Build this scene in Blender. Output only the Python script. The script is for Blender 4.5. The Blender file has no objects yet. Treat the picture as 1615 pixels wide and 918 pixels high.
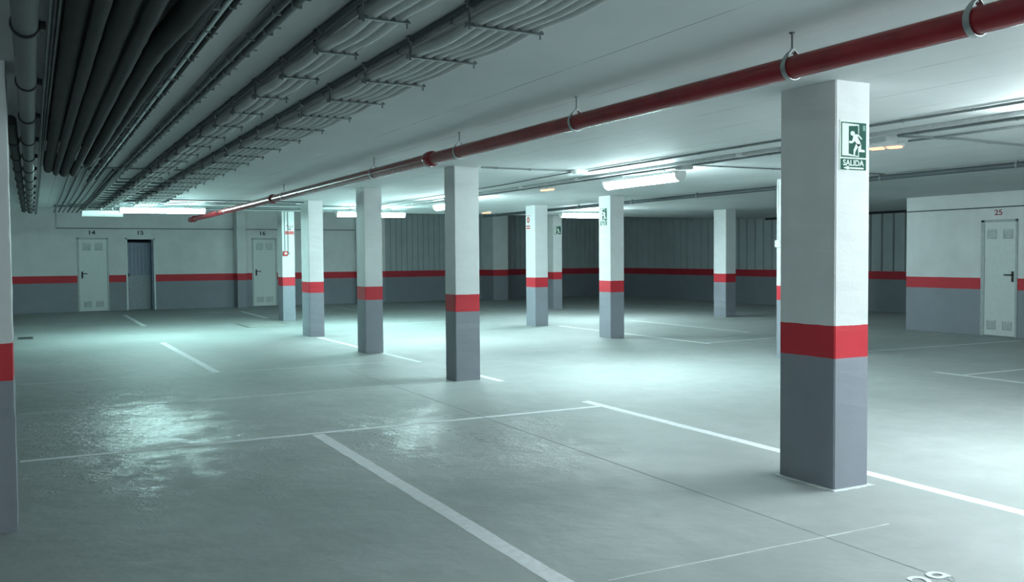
import bpy, bmesh, math, random
from mathutils import Vector, Matrix
random.seed(7)
PI = math.pi
scene = bpy.context.scene
COL = scene.collection

# ------------------------------------------------------------------ camera
F_PX, YAW, PITCH, ROLL, EYE = 1453.29, 0.480178, 0.0375145, -0.0076742, 1.45
cd = bpy.data.cameras.new('camera')
cd.sensor_width = 36.0
cd.sensor_fit = 'HORIZONTAL'
cd.lens = F_PX / 1615.0 * 36.0
cd.clip_start = 0.02
cam = bpy.data.objects.new('camera', cd)
COL.objects.link(cam)
f = Vector((math.sin(YAW) * math.cos(PITCH), math.cos(YAW) * math.cos(PITCH), -math.sin(PITCH)))
r = Vector((math.cos(YAW), -math.sin(YAW), 0))
u = r.cross(f)
r2 = r * math.cos(ROLL) + u * math.sin(ROLL)
u2 = -r * math.sin(ROLL) + u * math.cos(ROLL)
cam.matrix_world = Matrix(((r2.x, u2.x, -f.x, 0), (r2.y, u2.y, -f.y, 0), (r2.z, u2.z, -f.z, EYE), (0, 0, 0, 1)))
scene.camera = cam

# ------------------------------------------------------------------ world and exposure
w = bpy.data.worlds.new('world')
w.use_nodes = True
w.node_tree.nodes['Background'].inputs[0].default_value = (0.55, 0.75, 0.8, 1)
w.node_tree.nodes['Background'].inputs[1].default_value = 0.02
scene.world = w
vs = scene.view_settings
vs.view_transform = 'Standard'
vs.look = 'None'
vs.gamma = 1
vs.use_curve_mapping = False
vs.exposure = 1.45
TUBE = 56.0            # emission of the lit diffusers
TUBE_COL = (0.74, 0.98, 1.0)

# ------------------------------------------------------------------ materials
def new_mat(name):
    m = bpy.data.materials.new(name)
    m.use_nodes = True
    nt = m.node_tree
    return m, nt, nt.nodes['Principled BSDF']

def noise(nt, scale, detail=4, rough=0.6, vec=None):
    n = nt.nodes.new('ShaderNodeTexNoise')
    n.inputs['Scale'].default_value = scale
    n.inputs['Detail'].default_value = detail
    n.inputs['Roughness'].default_value = rough
    if vec is not None:
        nt.links.new(vec, n.inputs['Vector'])
    return n

def geo_pos(nt):
    return nt.nodes.new('ShaderNodeNewGeometry').outputs['Position']

def maprange(nt, src, a, b, c, d):
    n = nt.nodes.new('ShaderNodeMapRange')
    nt.links.new(src, n.inputs[0])
    for i, v in enumerate((a, b, c, d)):
        n.inputs[i + 1].default_value = v
    return n.outputs[0]

def mth(nt, op, a, b=None):
    n = nt.nodes.new('ShaderNodeMath')
    n.operation = op
    for i, s in enumerate((a, b)):
        if s is None:
            continue
        if isinstance(s, (int, float)):
            n.inputs[i].default_value = s
        else:
            nt.links.new(s, n.inputs[i])
    return n.outputs[0]

def mixc(nt, fac, a, b):
    n = nt.nodes.new('ShaderNodeMix')
    n.data_type = 'RGBA'
    nt.links.new(fac, n.inputs[0])
    for i, s in ((6, a), (7, b)):
        if isinstance(s, tuple):
            n.inputs[i].default_value = (*s, 1)
        else:
            nt.links.new(s, n.inputs[i])
    return n.outputs[2]

def bump(nt, bs, height, strength, dist):
    b = nt.nodes.new('ShaderNodeBump')
    b.inputs['Strength'].default_value = strength
    b.inputs['Distance'].default_value = dist
    nt.links.new(height, b.inputs['Height'])
    nt.links.new(b.outputs[0], bs.inputs['Normal'])

def simple(name, col, rough=0.6, metal=0.0, var=0.12, scale=14, bmp=0.1):
    m, nt, bs = new_mat(name)
    n = noise(nt, scale, vec=geo_pos(nt))
    fac = maprange(nt, n.outputs['Fac'], 0.3, 0.7, 0, 1)
    c = mixc(nt, fac, tuple(x * (1 - var) for x in col), tuple(min(1, x * (1 + var)) for x in col))
    nt.links.new(c, bs.inputs['Base Color'])
    bs.inputs['Roughness'].default_value = rough
    bs.inputs['Metallic'].default_value = metal
    if bmp:
        bump(nt, bs, noise(nt, scale * 12, vec=geo_pos(nt)).outputs['Fac'], bmp, 0.002)
    return m

WHITE = (0.78, 0.80, 0.80)
RED = (0.62, 0.028, 0.045)
GREY = (0.285, 0.305, 0.345)

def banded(name, white=WHITE, red=RED, grey=GREY, lo=0.81, hi=1.01):
    m, nt, bs = new_mat(name)
    pos = geo_pos(nt)
    sep = nt.nodes.new('ShaderNodeSeparateXYZ')
    nt.links.new(pos, sep.inputs[0])
    n = noise(nt, 9, vec=pos)
    z = mth(nt, 'ADD', sep.outputs[2], maprange(nt, n.outputs['Fac'], 0, 1, -0.005, 0.005))
    g1 = mth(nt, 'GREATER_THAN', z, lo)
    g2 = mth(nt, 'GREATER_THAN', z, hi)
    c = mixc(nt, g1, grey, red)
    c = mixc(nt, g2, c, white)
    d = noise(nt, 2.2, 6, vec=pos)
    dirt = maprange(nt, d.outputs['Fac'], 0.3, 0.75, 1.0, 0.86)
    mul = nt.nodes.new('ShaderNodeVectorMath')
    mul.operation = 'SCALE'
    nt.links.new(c, mul.inputs[0])
    nt.links.new(dirt, mul.inputs['Scale'])
    nt.links.new(mul.outputs[0], bs.inputs['Base Color'])
    bs.inputs['Roughness'].default_value = 0.62
    bump(nt, bs, noise(nt, 60, 5, vec=pos).outputs['Fac'], 0.25, 0.004)
    return m

def floor_mat():
    m, nt, bs = new_mat('polished_concrete')
    pos = geo_pos(nt)
    n1 = noise(nt, 0.55, 6, 0.62, pos)
    n2 = noise(nt, 4.0, 6, 0.65, pos)
    c = mixc(nt, maprange(nt, n1.outputs['Fac'], 0.32, 0.7, 0, 1), (0.33, 0.365, 0.355), (0.45, 0.48, 0.475))
    c = mixc(nt, maprange(nt, n2.outputs['Fac'], 0.35, 0.75, 0, 0.5), c, (0.33, 0.36, 0.355))
    nt.links.new(c, bs.inputs['Base Color'])
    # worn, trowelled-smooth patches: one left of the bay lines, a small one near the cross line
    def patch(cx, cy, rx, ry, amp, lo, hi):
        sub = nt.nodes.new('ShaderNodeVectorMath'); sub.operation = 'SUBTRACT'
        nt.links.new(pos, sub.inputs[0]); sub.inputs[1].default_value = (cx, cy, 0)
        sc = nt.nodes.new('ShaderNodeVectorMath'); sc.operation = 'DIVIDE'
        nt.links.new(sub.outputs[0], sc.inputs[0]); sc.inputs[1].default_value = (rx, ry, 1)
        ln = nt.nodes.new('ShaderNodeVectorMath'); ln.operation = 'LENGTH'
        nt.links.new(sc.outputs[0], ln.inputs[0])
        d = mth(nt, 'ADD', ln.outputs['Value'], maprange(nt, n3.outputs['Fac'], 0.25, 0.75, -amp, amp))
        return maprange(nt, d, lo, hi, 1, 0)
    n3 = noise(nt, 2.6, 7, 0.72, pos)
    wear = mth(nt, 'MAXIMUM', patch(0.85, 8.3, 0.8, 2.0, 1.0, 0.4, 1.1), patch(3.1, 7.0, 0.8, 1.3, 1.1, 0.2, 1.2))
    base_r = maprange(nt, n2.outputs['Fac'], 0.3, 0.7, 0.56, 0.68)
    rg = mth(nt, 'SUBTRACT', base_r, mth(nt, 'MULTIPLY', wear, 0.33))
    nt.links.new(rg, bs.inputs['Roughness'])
    bs.inputs['Specular IOR Level'].default_value = 0.5
    fine = mth(nt, 'MULTIPLY', noise(nt, 12, 5, 0.62, pos).outputs['Fac'], maprange(nt, wear, 0, 1, 0.10, 1.5))
    h = mth(nt, 'ADD', noise(nt, 4.5, 3, 0.5, pos).outputs['Fac'], fine)
    bump(nt, bs, h, 0.5, 0.02)
    return m

def ceiling_mat():
    m, nt, bs = new_mat('painted_slab')
    pos = geo_pos(nt)
    n1 = noise(nt, 0.8, 6, 0.6, pos)
    c = mixc(nt, maprange(nt, n1.outputs['Fac'], 0.3, 0.7, 0, 1), (0.56, 0.59, 0.59), (0.64, 0.67, 0.67))
    sep = nt.nodes.new('ShaderNodeSeparateXYZ')
    nt.links.new(pos, sep.inputs[0])
    # board joints of the formwork, 0.6 m apart, running along the building
    x = mth(nt, 'ADD', sep.outputs[0], 0.005)
    fr = mth(nt, 'FRACT', mth(nt, 'DIVIDE', x, 0.6))
    j = mth(nt, 'LESS_THAN', mth(nt, 'ABSOLUTE', mth(nt, 'SUBTRACT', fr, 0.5)), 0.006)
    jn = mth(nt, 'MULTIPLY', j, maprange(nt, noise(nt, 1.3, 3, 0.6, pos).outputs['Fac'], 0.42, 0.56, 0.1, 0.9))
    c = mixc(nt, jn, c, (0.16, 0.18, 0.18))
    nt.links.new(c, bs.inputs['Base Color'])
    bs.inputs['Roughness'].default_value = 0.7
    bump(nt, bs, noise(nt, 2.5, 4, 0.6, pos).outputs['Fac'], 0.2, 0.02)
    return m

def emissive(name, col, strength):
    m, nt, bs = new_mat(name)
    bs.inputs['Base Color'].default_value = (*col, 1)
    bs.inputs['Emission Color'].default_value = (*col, 1)
    bs.inputs['Emission Strength'].default_value = strength
    return m

M = {}
M['band'] = banded('banded_paint')
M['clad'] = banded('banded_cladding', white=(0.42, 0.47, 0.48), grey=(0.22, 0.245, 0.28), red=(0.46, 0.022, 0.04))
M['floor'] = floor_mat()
M['ceil'] = ceiling_mat()
M['line'] = simple('road_paint', (0.84, 0.87, 0.89), 0.7, var=0.08, scale=20)
M['line_worn'] = simple('worn_road_paint', (0.66, 0.70, 0.70), 0.7, var=0.12, scale=20)
M['groove'] = simple('saw_cut', (0.31, 0.335, 0.335), 0.8)
M['door'] = simple('door_steel', (0.66, 0.71, 0.70), 0.34, var=0.04)
M['vent'] = simple('vent_steel', (0.48, 0.53, 0.53), 0.4)
M['frame'] = simple('jamb_shade_steel', (0.42, 0.47, 0.47), 0.4)  # darker than the door leaves: jamb shadow put into the frame colour
M['door_dark'] = simple('blue_grey_steel', (0.22, 0.27, 0.37), 0.4, var=0.1)
M['black'] = simple('black_plastic', (0.02, 0.02, 0.022), 0.5)
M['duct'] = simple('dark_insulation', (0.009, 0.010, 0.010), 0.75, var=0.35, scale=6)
M['duct_b'] = simple('grey_insulation', (0.030, 0.034, 0.034), 0.75, var=0.25, scale=6)
M['pvc'] = simple('grey_pvc', (0.095, 0.11, 0.11), 0.5, var=0.15)
M['steel'] = simple('galvanised_steel', (0.45, 0.48, 0.48), 0.35, metal=0.85)
M['bracket'] = simple('zinc_bracket', (0.20, 0.22, 0.22), 0.32, metal=0.8)
M['cable'] = simple('corrugated_grey_hose', (0.60, 0.63, 0.62), 0.5, var=0.06, scale=30)
M['conduit'] = simple('grey_conduit', (0.20, 0.225, 0.23), 0.45)
M['dark_pipe'] = simple('dark_conduit', (0.055, 0.07, 0.078), 0.6)
M['trunk'] = simple('white_trunking', (0.50, 0.53, 0.53), 0.45)
M['red_pipe'] = simple('red_enamel_pipe', (0.26, 0.015, 0.022), 0.27, var=0.15, scale=5, bmp=0.03)
M['red'] = simple('red_plastic', (0.55, 0.03, 0.03), 0.4)
M['white'] = simple('white_plastic', (0.78, 0.80, 0.79), 0.4, var=0.03)
M['tube'] = emissive('lit_diffuser', TUBE_COL, TUBE)
M['tube_cool'] = emissive('lit_diffuser_cool', (0.60, 1.0, 0.97), TUBE)
M['tube_neutral'] = emissive('lit_diffuser_neutral', (0.84, 0.97, 1.0), TUBE)
M['orange'] = emissive('amber_lens', (1.0, 0.27, 0.13), 1.6)
M['green'] = simple('sign_green', (0.010, 0.085, 0.062), 0.85, var=0.08)
M['cream'] = simple('sign_cream', (0.72, 0.82, 0.74), 0.35, var=0.03)
M['sign_red'] = simple('sign_red', (0.60, 0.08, 0.07), 0.45)
M['num'] = simple('stencil_black', (0.05, 0.06, 0.07), 0.7)
M['num_red'] = simple('stencil_red', (0.30, 0.05, 0.06), 0.7)
M['grout'] = simple('pale_grout', (0.66, 0.70, 0.70), 0.7)
M['lid'] = simple('lid_metal', (0.50, 0.54, 0.50), 0.45, metal=0.3)

# ------------------------------------------------------------------ mesh helpers
def bm_box(bm, x0, x1, y0, y1, z0, z1, bevel=0.0):
    vs_ = bmesh.ops.create_cube(bm, size=1.0)['verts']
    for v in vs_:
        v.co = Vector((x0 if v.co.x < 0 else x1, y0 if v.co.y < 0 else y1, z0 if v.co.z < 0 else z1))
    if bevel:
        es = list({e for v in vs_ for e in v.link_edges})
        bmesh.ops.bevel(bm, geom=es, offset=bevel, segments=2, affect='EDGES', profile=0.5)

def bm_tube(bm, pts, rad, seg=12, cap=True, rads=None):
    pts = [Vector(p) for p in pts]
    rings = []
    up = Vector((0, 0, 1))
    for i, p in enumerate(pts):
        d = (pts[min(i + 1, len(pts) - 1)] - pts[max(i - 1, 0)]).normalized()
        ref = up if abs(d.z) < 0.9 else Vector((1, 0, 0))
        a = d.cross(ref).normalized()
        b = a.cross(d).normalized()
        rr = rads[i] if rads else rad
        rings.append([bm.verts.new(p + a * math.cos(2 * PI * k / seg) * rr + b * math.sin(2 * PI * k / seg) * rr) for k in range(seg)])
    for A, B in zip(rings, rings[1:]):
        for k in range(seg):
            bm.faces.new((A[k], A[(k + 1) % seg], B[(k + 1) % seg], B[k]))
    if cap:
        bm.faces.new(rings[0][::-1])
        bm.faces.new(rings[-1])

def bm_ring(bm, centre, axis, R_, r_, seg=28, rs=8, flat=None):
    """torus about axis ('x','y','z'); flat=(half width along the axis)"""
    c = Vector(centre)
    A = {'x': (Vector((0, 1, 0)), Vector((0, 0, 1)), Vector((1, 0, 0))),
         'y': (Vector((1, 0, 0)), Vector((0, 0, 1)), Vector((0, 1, 0))),
         'z': (Vector((1, 0, 0)), Vector((0, 1, 0)), Vector((0, 0, 1)))}[axis]
    rings = []
    for i in range(seg):
        t = 2 * PI * i / seg
        d = A[0] * math.cos(t) + A[1] * math.sin(t)
        rings.append([bm.verts.new(c + d * (R_ + r_ * math.cos(2 * PI * k / rs)) + A[2] * ((flat or r_) * math.sin(2 * PI * k / rs))) for k in range(rs)])
    for i in range(seg):
        P, Q = rings[i], rings[(i + 1) % seg]
        for k in range(rs):
            bm.faces.new((P[k], P[(k + 1) % rs], Q[(k + 1) % rs], Q[k]))

def bm_poly(bm, pts3, off):
    """prism: outline pts3 extruded by vector off"""
    a = [bm.verts.new(Vector(p)) for p in pts3]
    b = [bm.verts.new(Vector(p) + Vector(off)) for p in pts3]
    bm.faces.new(a)
    bm.faces.new(b[::-1])
    n = len(a)
    for i in range(n):
        bm.faces.new((a[i], b[i], b[(i + 1) % n], a[(i + 1) % n]))

def link(name, bm, mat, parent=None, smooth=False):
    bmesh.ops.recalc_face_normals(bm, faces=bm.faces[:])
    me = bpy.data.meshes.new(name)
    bm.to_mesh(me)
    bm.free()
    me.materials.append(mat)
    if smooth:
        for p in me.polygons:
            p.use_smooth = True
        if hasattr(me, 'set_sharp_from_angle'):
            me.set_sharp_from_angle(angle=math.radians(40))
    o = bpy.data.objects.new(name, me)
    COL.objects.link(o)
    if parent is not None:
        o.parent = parent
    return o

def tag(o, label=None, cat=None, group=None, kind=None):
    if label: o['label'] = label
    if cat: o['category'] = cat
    if group: o['group'] = group
    if kind: o['kind'] = kind
    return o

def empty(name, loc, label, cat, group=None):
    o = bpy.data.objects.new(name, None)
    o.empty_display_size = 0.1
    COL.objects.link(o)
    o.location = loc
    return tag(o, label, cat, group)

def box_obj(name, x0, x1, y0, y1, z0, z1, mat, parent=None, bevel=0.0):
    bm = bmesh.new()
    bm_box(bm, x0, x1, y0, y1, z0, z1, bevel)
    return link(name, bm, mat, parent)

def text_obj(name, s, size, origin, xdir, ydir, depth, mat, parent=None, bold=0.0, align='CENTER', sx=1.0):
    """text as mesh; xdir reading direction, ydir up direction, thickness along their cross product"""
    cu = bpy.data.curves.new('txt', 'FONT')
    cu.body = s
    cu.size = size
    cu.align_x = align
    cu.extrude = depth
    cu.offset = bold
    t = bpy.data.objects.new('txt', cu)
    COL.objects.link(t)
    bpy.context.view_layer.update()
    me = bpy.data.meshes.new_from_object(t.evaluated_get(bpy.context.evaluated_depsgraph_get()))
    bpy.data.objects.remove(t)
    bpy.data.curves.remove(cu)
    xd, yd = Vector(xdir).normalized(), Vector(ydir).normalized()
    zd = xd.cross(yd)
    for v in me.vertices:
        c = v.co.copy()
        v.co = Vector(origin) + xd * c.x * sx + yd * c.y + zd * c.z
    me.name = name
    me.materials.clear()
    me.materials.append(mat)
    o = bpy.data.objects.new(name, me)
    COL.objects.link(o)
    if parent is not None:
        o.parent = parent
    return o

def copy_tree(o, parent=None):
    c = o.copy()
    COL.objects.link(c)
    c.parent = parent
    for ch in list(o.children):
        copy_tree(ch, c)
    return c

# ================================================================== the setting
XL, XR, YN, YB = -4.2, 18.8, -8.0, 28.2
CEIL, HIGH, YSTEP = 2.5, 3.15, 20.8
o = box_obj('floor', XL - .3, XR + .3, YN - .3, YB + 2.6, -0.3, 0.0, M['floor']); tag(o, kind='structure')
o = box_obj('ceiling', XL - .3, XR + .3, YN - .3, YSTEP, CEIL, CEIL + 0.3, M['ceil']); tag(o, kind='structure')
o = box_obj('ceiling', XL - .3, XR + .3, YSTEP - 0.3, YB + 2.6, HIGH, HIGH + 0.2, M['ceil']); tag(o, kind='structure')
o = box_obj('trim_1', XL, XR, YSTEP - 0.25, YSTEP, CEIL + .3, HIGH, M['ceil']); tag(o, kind='structure')
o = box_obj('wall_left', XL - .3, XL, YN, YB, 0, HIGH, M['band']); tag(o, kind='structure')
o = box_obj('wall_front', XL - .3, XR + .3, YN - .3, YN, 0, HIGH, M['band']); tag(o, kind='structure')

# back wall with three door openings (smooth part), then ribbed cladding
D14, D15, D16 = (1.12, 1.92), (2.37, 3.15), (5.88, 6.62)
DH = 2.06
bm = bmesh.new()
RIBX = 10.1
xs = [XL - .3, D14[0], D14[1], D15[0], D15[1], D16[0], D16[1], RIBX]
for i in range(0, 7):
    a, b = xs[i], xs[i + 1]
    if i in (1, 3, 5):
        bm_box(bm, a, b, YB, YB + .2, DH, HIGH)
    else:
        bm_box(bm, a, b, YB, YB + .2, 0, HIGH)
o = link('wall_back', bm, M['band']); tag(o, kind='structure')

def ribbed(axis, a0, a1, base, sgn, z0, z1, P=.35, D=.06):
    """ribbed cladding: flat pans 0.30 wide divided by narrow recessed grooves; axis = running axis"""
    prof = []
    t = a0
    while t < a1:
        prof += [(t, 0.0), (min(t + P - .06, a1), 0.0), (min(t + P - .05, a1), D), (min(t + P - .01, a1), D), (min(t + P, a1), 0.0)]
        t += P
    bm = bmesh.new()
    last = None
    for (t, d) in prof:
        q = base + sgn * d
        p0 = (t, q, z0) if axis == 'x' else (q, t, z0)
        p1 = (t, q, z1) if axis == 'x' else (q, t, z1)
        v0, v1 = bm.verts.new(p0), bm.verts.new(p1)
        if last:
            bm.faces.new((last[0], v0, v1, last[1]))
        last = (v0, v1)
    # solid backing
    if axis == 'x':
        bm_box(bm, a0, a1, base + .07, base + .3, 0, z1)
        bm_box(bm, a0, a1, base, base + .08, 0, z0)
    else:
        bm_box(bm, base + .07, base + .3, a0, a1, 0, z1)
        bm_box(bm, base, base + .08, a0, a1, 0, z0)
    return bm
o = link('wall_back', ribbed('x', RIBX, XR + .3, YB, 1, 1.01, HIGH, .19, .035), M['clad']); tag(o, kind='structure')
o = link('wall_right', ribbed('y', YN, YB, XR, 1, 1.01, HIGH), M['clad']); tag(o, kind='structure')

# storage block projecting on the right (wall X = 14.8) with door 25
BX, BY = 14.8, 12.12
D25 = (9.88, 10.56)
bm = bmesh.new()
bm_box(bm, BX, BX + .15, YN, D25[0], 0, CEIL)
bm_box(bm, BX, BX + .15, D25[1], BY, 0, CEIL)
bm_box(bm, BX, BX + .15, D25[0], D25[1], 2.02, CEIL)
bm_box(bm, BX + .15, XR, BY - .15, BY, 0, CEIL)
o = link('wall_store', bm, M['band']); tag(o, kind='structure')

# ------------------------------------------------------------------ doors
def louvres(bm, along, x0, x1, plane, sgn, z0, z1, n):
    """small pressed louvre blades; along='x': door in a Y plane; along='y': door in an X plane"""
    h = (z1 - z0) / n
    for i in range(n):
        a, b = z0 + i * h, z0 + i * h + h * .55
        if along == 'x':
            pts = [(x0, plane, a), (x0, plane + sgn * .012, a), (x0, plane, b)]
            bm_poly(bm, pts, (x1 - x0, 0, 0))
        else:
            pts = [(plane, x0, a), (plane + sgn * .012, x0, a), (plane, x0, b)]
            bm_poly(bm, pts, (0, x1 - x0, 0))

def door_x(n, X0, X1, Y, handle_left=True):
    d = empty('door_%d' % n, ((X0 + X1) / 2, Y, 0), None, None)
    tag(d, kind='structure')
    d.location = (0, 0, 0)
    bm = bmesh.new()
    bm_box(bm, X0, X0 + .045, Y - .012, Y + .1, 0, DH, .003)
    bm_box(bm, X1 - .045, X1, Y - .012, Y + .1, 0, DH, .003)
    bm_box(bm, X0, X1, Y - .012, Y + .1, DH - .045, DH, .003)
    link('door_frame', bm, M['frame'], d)
    leaf = box_obj('door_leaf', X0 + .045, X1 - .045, Y - .004, Y + .04, 0.012, DH - .045, M['door'], d, .004)
    wd = X1 - X0
    for k, (zz0, zz1) in enumerate(((1.72, 1.90), (0.14, 0.28))):
        for c in (X0 + wd * .31, X0 + wd * .69):
            bm = bmesh.new()
            bm_box(bm, c - .105, c + .105, Y - .010, Y - .004, zz0 - .015, zz0)
            bm_box(bm, c - .105, c + .105, Y - .010, Y - .004, zz1, zz1 + .015)
            bm_box(bm, c - .105, c - .09, Y - .010, Y - .004, zz0, zz1)
            bm_box(bm, c + .09, c + .105, Y - .010, Y - .004, zz0, zz1)
            louvres(bm, 'x', c - .09, c + .09, Y - .004, -1, zz0, zz1, 5)
            link('vent', bm, M['vent'], leaf)
    hx = X0 + .12 if handle_left else X1 - .12
    s = 1 if handle_left else -1
    bm = bmesh.new()
    bm_box(bm, hx - .022, hx + .022, Y - .016, Y - .004, .93, 1.12, .004)
    bm_tube(bm, [(hx, Y - .016, 1.06), (hx, Y - .06, 1.06), (hx + s * .13, Y - .065, 1.06)], .011, 8)
    link('handle', bm, M['black'], leaf, True)
    return d
door_x(1, *D14, YB + .0)
door_x(3, *D16, YB + .0)
# behind the closed doors: shallow blank storage rooms so the openings are not holes
for k, (a, b) in enumerate((D14, D16)):
    o = box_obj('wall_closet', a, b, YB + .11, YB + .2, 0, DH, M['band']); tag(o, kind='structure')

# doorway 15 stands open: frame, small storage room with grey dado and lockable leaf swung inwards
d2 = empty('door_2', (0, 0, 0), None, None); tag(d2, kind='structure')
X0, X1 = D15
bm = bmesh.new()
bm_box(bm, X0, X0 + .045, YB - .012, YB + .1, 0, DH, .003)
bm_box(bm, X1 - .045, X1, YB - .012, YB + .1, 0, DH, .003)
bm_box(bm, X0, X1, YB - .012, YB + .1, DH - .045, DH, .003)
link('door_frame', bm, M['door'], d2)
bm = bmesh.new()
bm_box(bm, X0 - .5, X0 - .4, YB + .2, YB + 1.9, 0, 2.4)
bm_box(bm, X1 + .5, X1 + .6, YB + .2, YB + 1.9, 0, 2.4)
bm_box(bm, X0 - .5, X1 + .6, YB + 1.8, YB + 1.9, 0, 2.4)
bm_box(bm, X0 - .5, X1 + .6, YB + .2, YB + 1.9, 2.4, 2.5)
o = link('wall_closet', bm, M['door_dark']); tag(o, kind='structure')
bm = bmesh.new()
bm_box(bm, X1 - .085, X1 - .045, YB + .1, YB + .82, 0.012, DH - .05, .004)
link('door_leaf', bm, M['door_dark'], d2)
o = empty('storage_shutter', (0, 0, 0), 'blue grey ribbed metal panel standing inside the open doorway 15', 'panel')
bm = bmesh.new()
z1 = 1.93
t = X0 + .06
while t < X1 - .1:
    bm_box(bm, t, t + .085, YB + .45, YB + .47, 1.0, z1, .006)
    t += .1
bm_box(bm, X0 + .05, X1 - .09, YB + .47, YB + .48, 0.99, z1)
link('upper_panel', bm, M['door_dark'], o)
bm = bmesh.new()
bm_box(bm, X0 + .05, X1 - .09, YB + .44, YB + .48, 0.0, 1.0, .004)
link('lower_panel', bm, simple('grey_steel', (0.32, 0.36, 0.40), 0.45), o)
bm = bmesh.new()
bm_box(bm, X0 + .09, X0 + .13, YB + .41, YB + .44, 0.96, 1.04, .004)
link('latch', bm, M['black'], o)

# door 25 in the X plane
d4 = empty('door_4', (0, 0, 0), None, None); tag(d4, kind='structure')
Y0, Y1 = D25
bm = bmesh.new()
bm_box(bm, BX - .012, BX + .1, Y0, Y0 + .04, 0, 2.02, .003)
bm_box(bm, BX - .012, BX + .1, Y1 - .07, Y1, 0, 2.02, .003)
bm_box(bm, BX - .012, BX + .1, Y0, Y1, 1.98, 2.02, .003)
link('door_frame', bm, M['frame'], d4)
leaf = box_obj('door_leaf', BX - .004, BX + .04, Y0 + .04, Y1 - .07, 0.012, 1.98, M['door'], d4, .004)
wd = Y1 - Y0
for zz0, zz1 in ((1.70, 1.84), (0.13, 0.26)):
    for c in (Y0 + wd * .26, Y0 + wd * .70):
        bm = bmesh.new()
        bm_box(bm, BX - .010, BX - .004, c - .09, c + .09, zz0 - .015, zz0)
        bm_box(bm, BX - .010, BX - .004, c - .09, c + .09, zz1, zz1 + .015)
        bm_box(bm, BX - .010, BX - .004, c - .09, c - .075, zz0, zz1)
        bm_box(bm, BX - .010, BX - .004, c + .075, c + .09, zz0, zz1)
        louvres(bm, 'y', c - .075, c + .075, BX - .004, -1, zz0, zz1, 5)
        link('vent', bm, M['vent'], leaf)
bm = bmesh.new()
hy = Y0 + .085
bm_box(bm, BX - .016, BX - .004, hy - .02, hy + .02, .95, 1.13, .004)
bm_tube(bm, [(BX - .016, hy, 1.07), (BX - .06, hy, 1.07), (BX - .065, hy + .12, 1.07)], .011, 8)
link('handle', bm, M['black'], leaf, True)
o = box_obj('wall_closet', BX + .11, BX + .15, Y0, Y1, 0, 2.02, M['band']); tag(o, kind='structure')

# stencilled numbers
for s, x, wh in (('14', 1.50, 'closed door at far left'), ('15', 2.76, 'dark open doorway'), ('16', 6.20, 'closed door beside the alarm button pillar')):
    o = text_obj('door_number', s, .16, (x, YB - .001, 2.15), (1, 0, 0), (0, 0, 1), .001, M['num'], sx=1.25, bold=.004)
    tag(o, 'black stencilled number %s on the wall above the %s' % (s, wh), 'number', 'door numbers')
o = text_obj('door_number', '25', .13, (BX - .001, 10.24, 2.10), (0, -1, 0), (0, 0, 1), .001, M['num_red'], sx=1.2, bold=.002)
tag(o, 'dark red stencilled number 25 above the door on the right', 'number', 'door numbers')

# ================================================================== pillars
pillars = [
 # x0, x1, y0, y1, top, label
 (4.325, 4.615, 4.055, 4.52, 2.5, 'nearest big pillar with the green exit sign, in the right foreground'),
 (4.35, 4.66, 9.77, 10.07, 2.5, 'second pillar of the row under the red pipe, behind the nearest big pillar'),
 (4.44, 4.72, 13.31, 13.70, 2.5, 'third pillar of the row, between the second pillar and the blank white fourth one'),
 (4.50, 4.775, 16.68, 17.2, 2.5, 'fourth pillar of the row, blank white, right of the pillar with the alarm button'),
 (5.13, 5.42, 21.3, 21.75, HIGH, 'brightly lit pillar with alarm button and red white notice, near door 16'),
 (9.20, 9.50, 16.62, 17.02, 2.5, 'pillar with the red circle notice on its bright left face'),
 (12.72, 13.0, 21.95, 22.26, HIGH, 'far pillar with small green exit sign, half hidden behind the red circle notice pillar'),
 (8.965, 9.25, 13.48, 13.85, 2.5, 'bright pillar with a washed out sign high on its left face, under the dark pipe'),
 (14.28, 14.58, 16.67, 17.10, 2.5, 'rightmost free pillar before the ribbed wall, left face white and front face dark'),
 (9.30, 9.60, 9.42, 9.79, 2.5, 'pillar almost hidden behind the nearest big pillar, white sliver with a small box'),
 (-0.42, -0.10, 5.56, 5.95, 2.5, 'shaded pillar cut off by the left edge of the photo'),
 (13.53, 14.08, 27.3, 28.2, HIGH, 'wide dark pillar engaged in the far back wall'),
 (5.36, 5.62, 27.75, 28.2, HIGH, 'pilaster on the back wall between doors 15 and 16'),
 (9.10, 9.38, 27.75, 28.2, HIGH, 'pilaster on the back wall where the smooth wall meets the ribbed cladding'),
]
first_pillar = None
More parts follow.
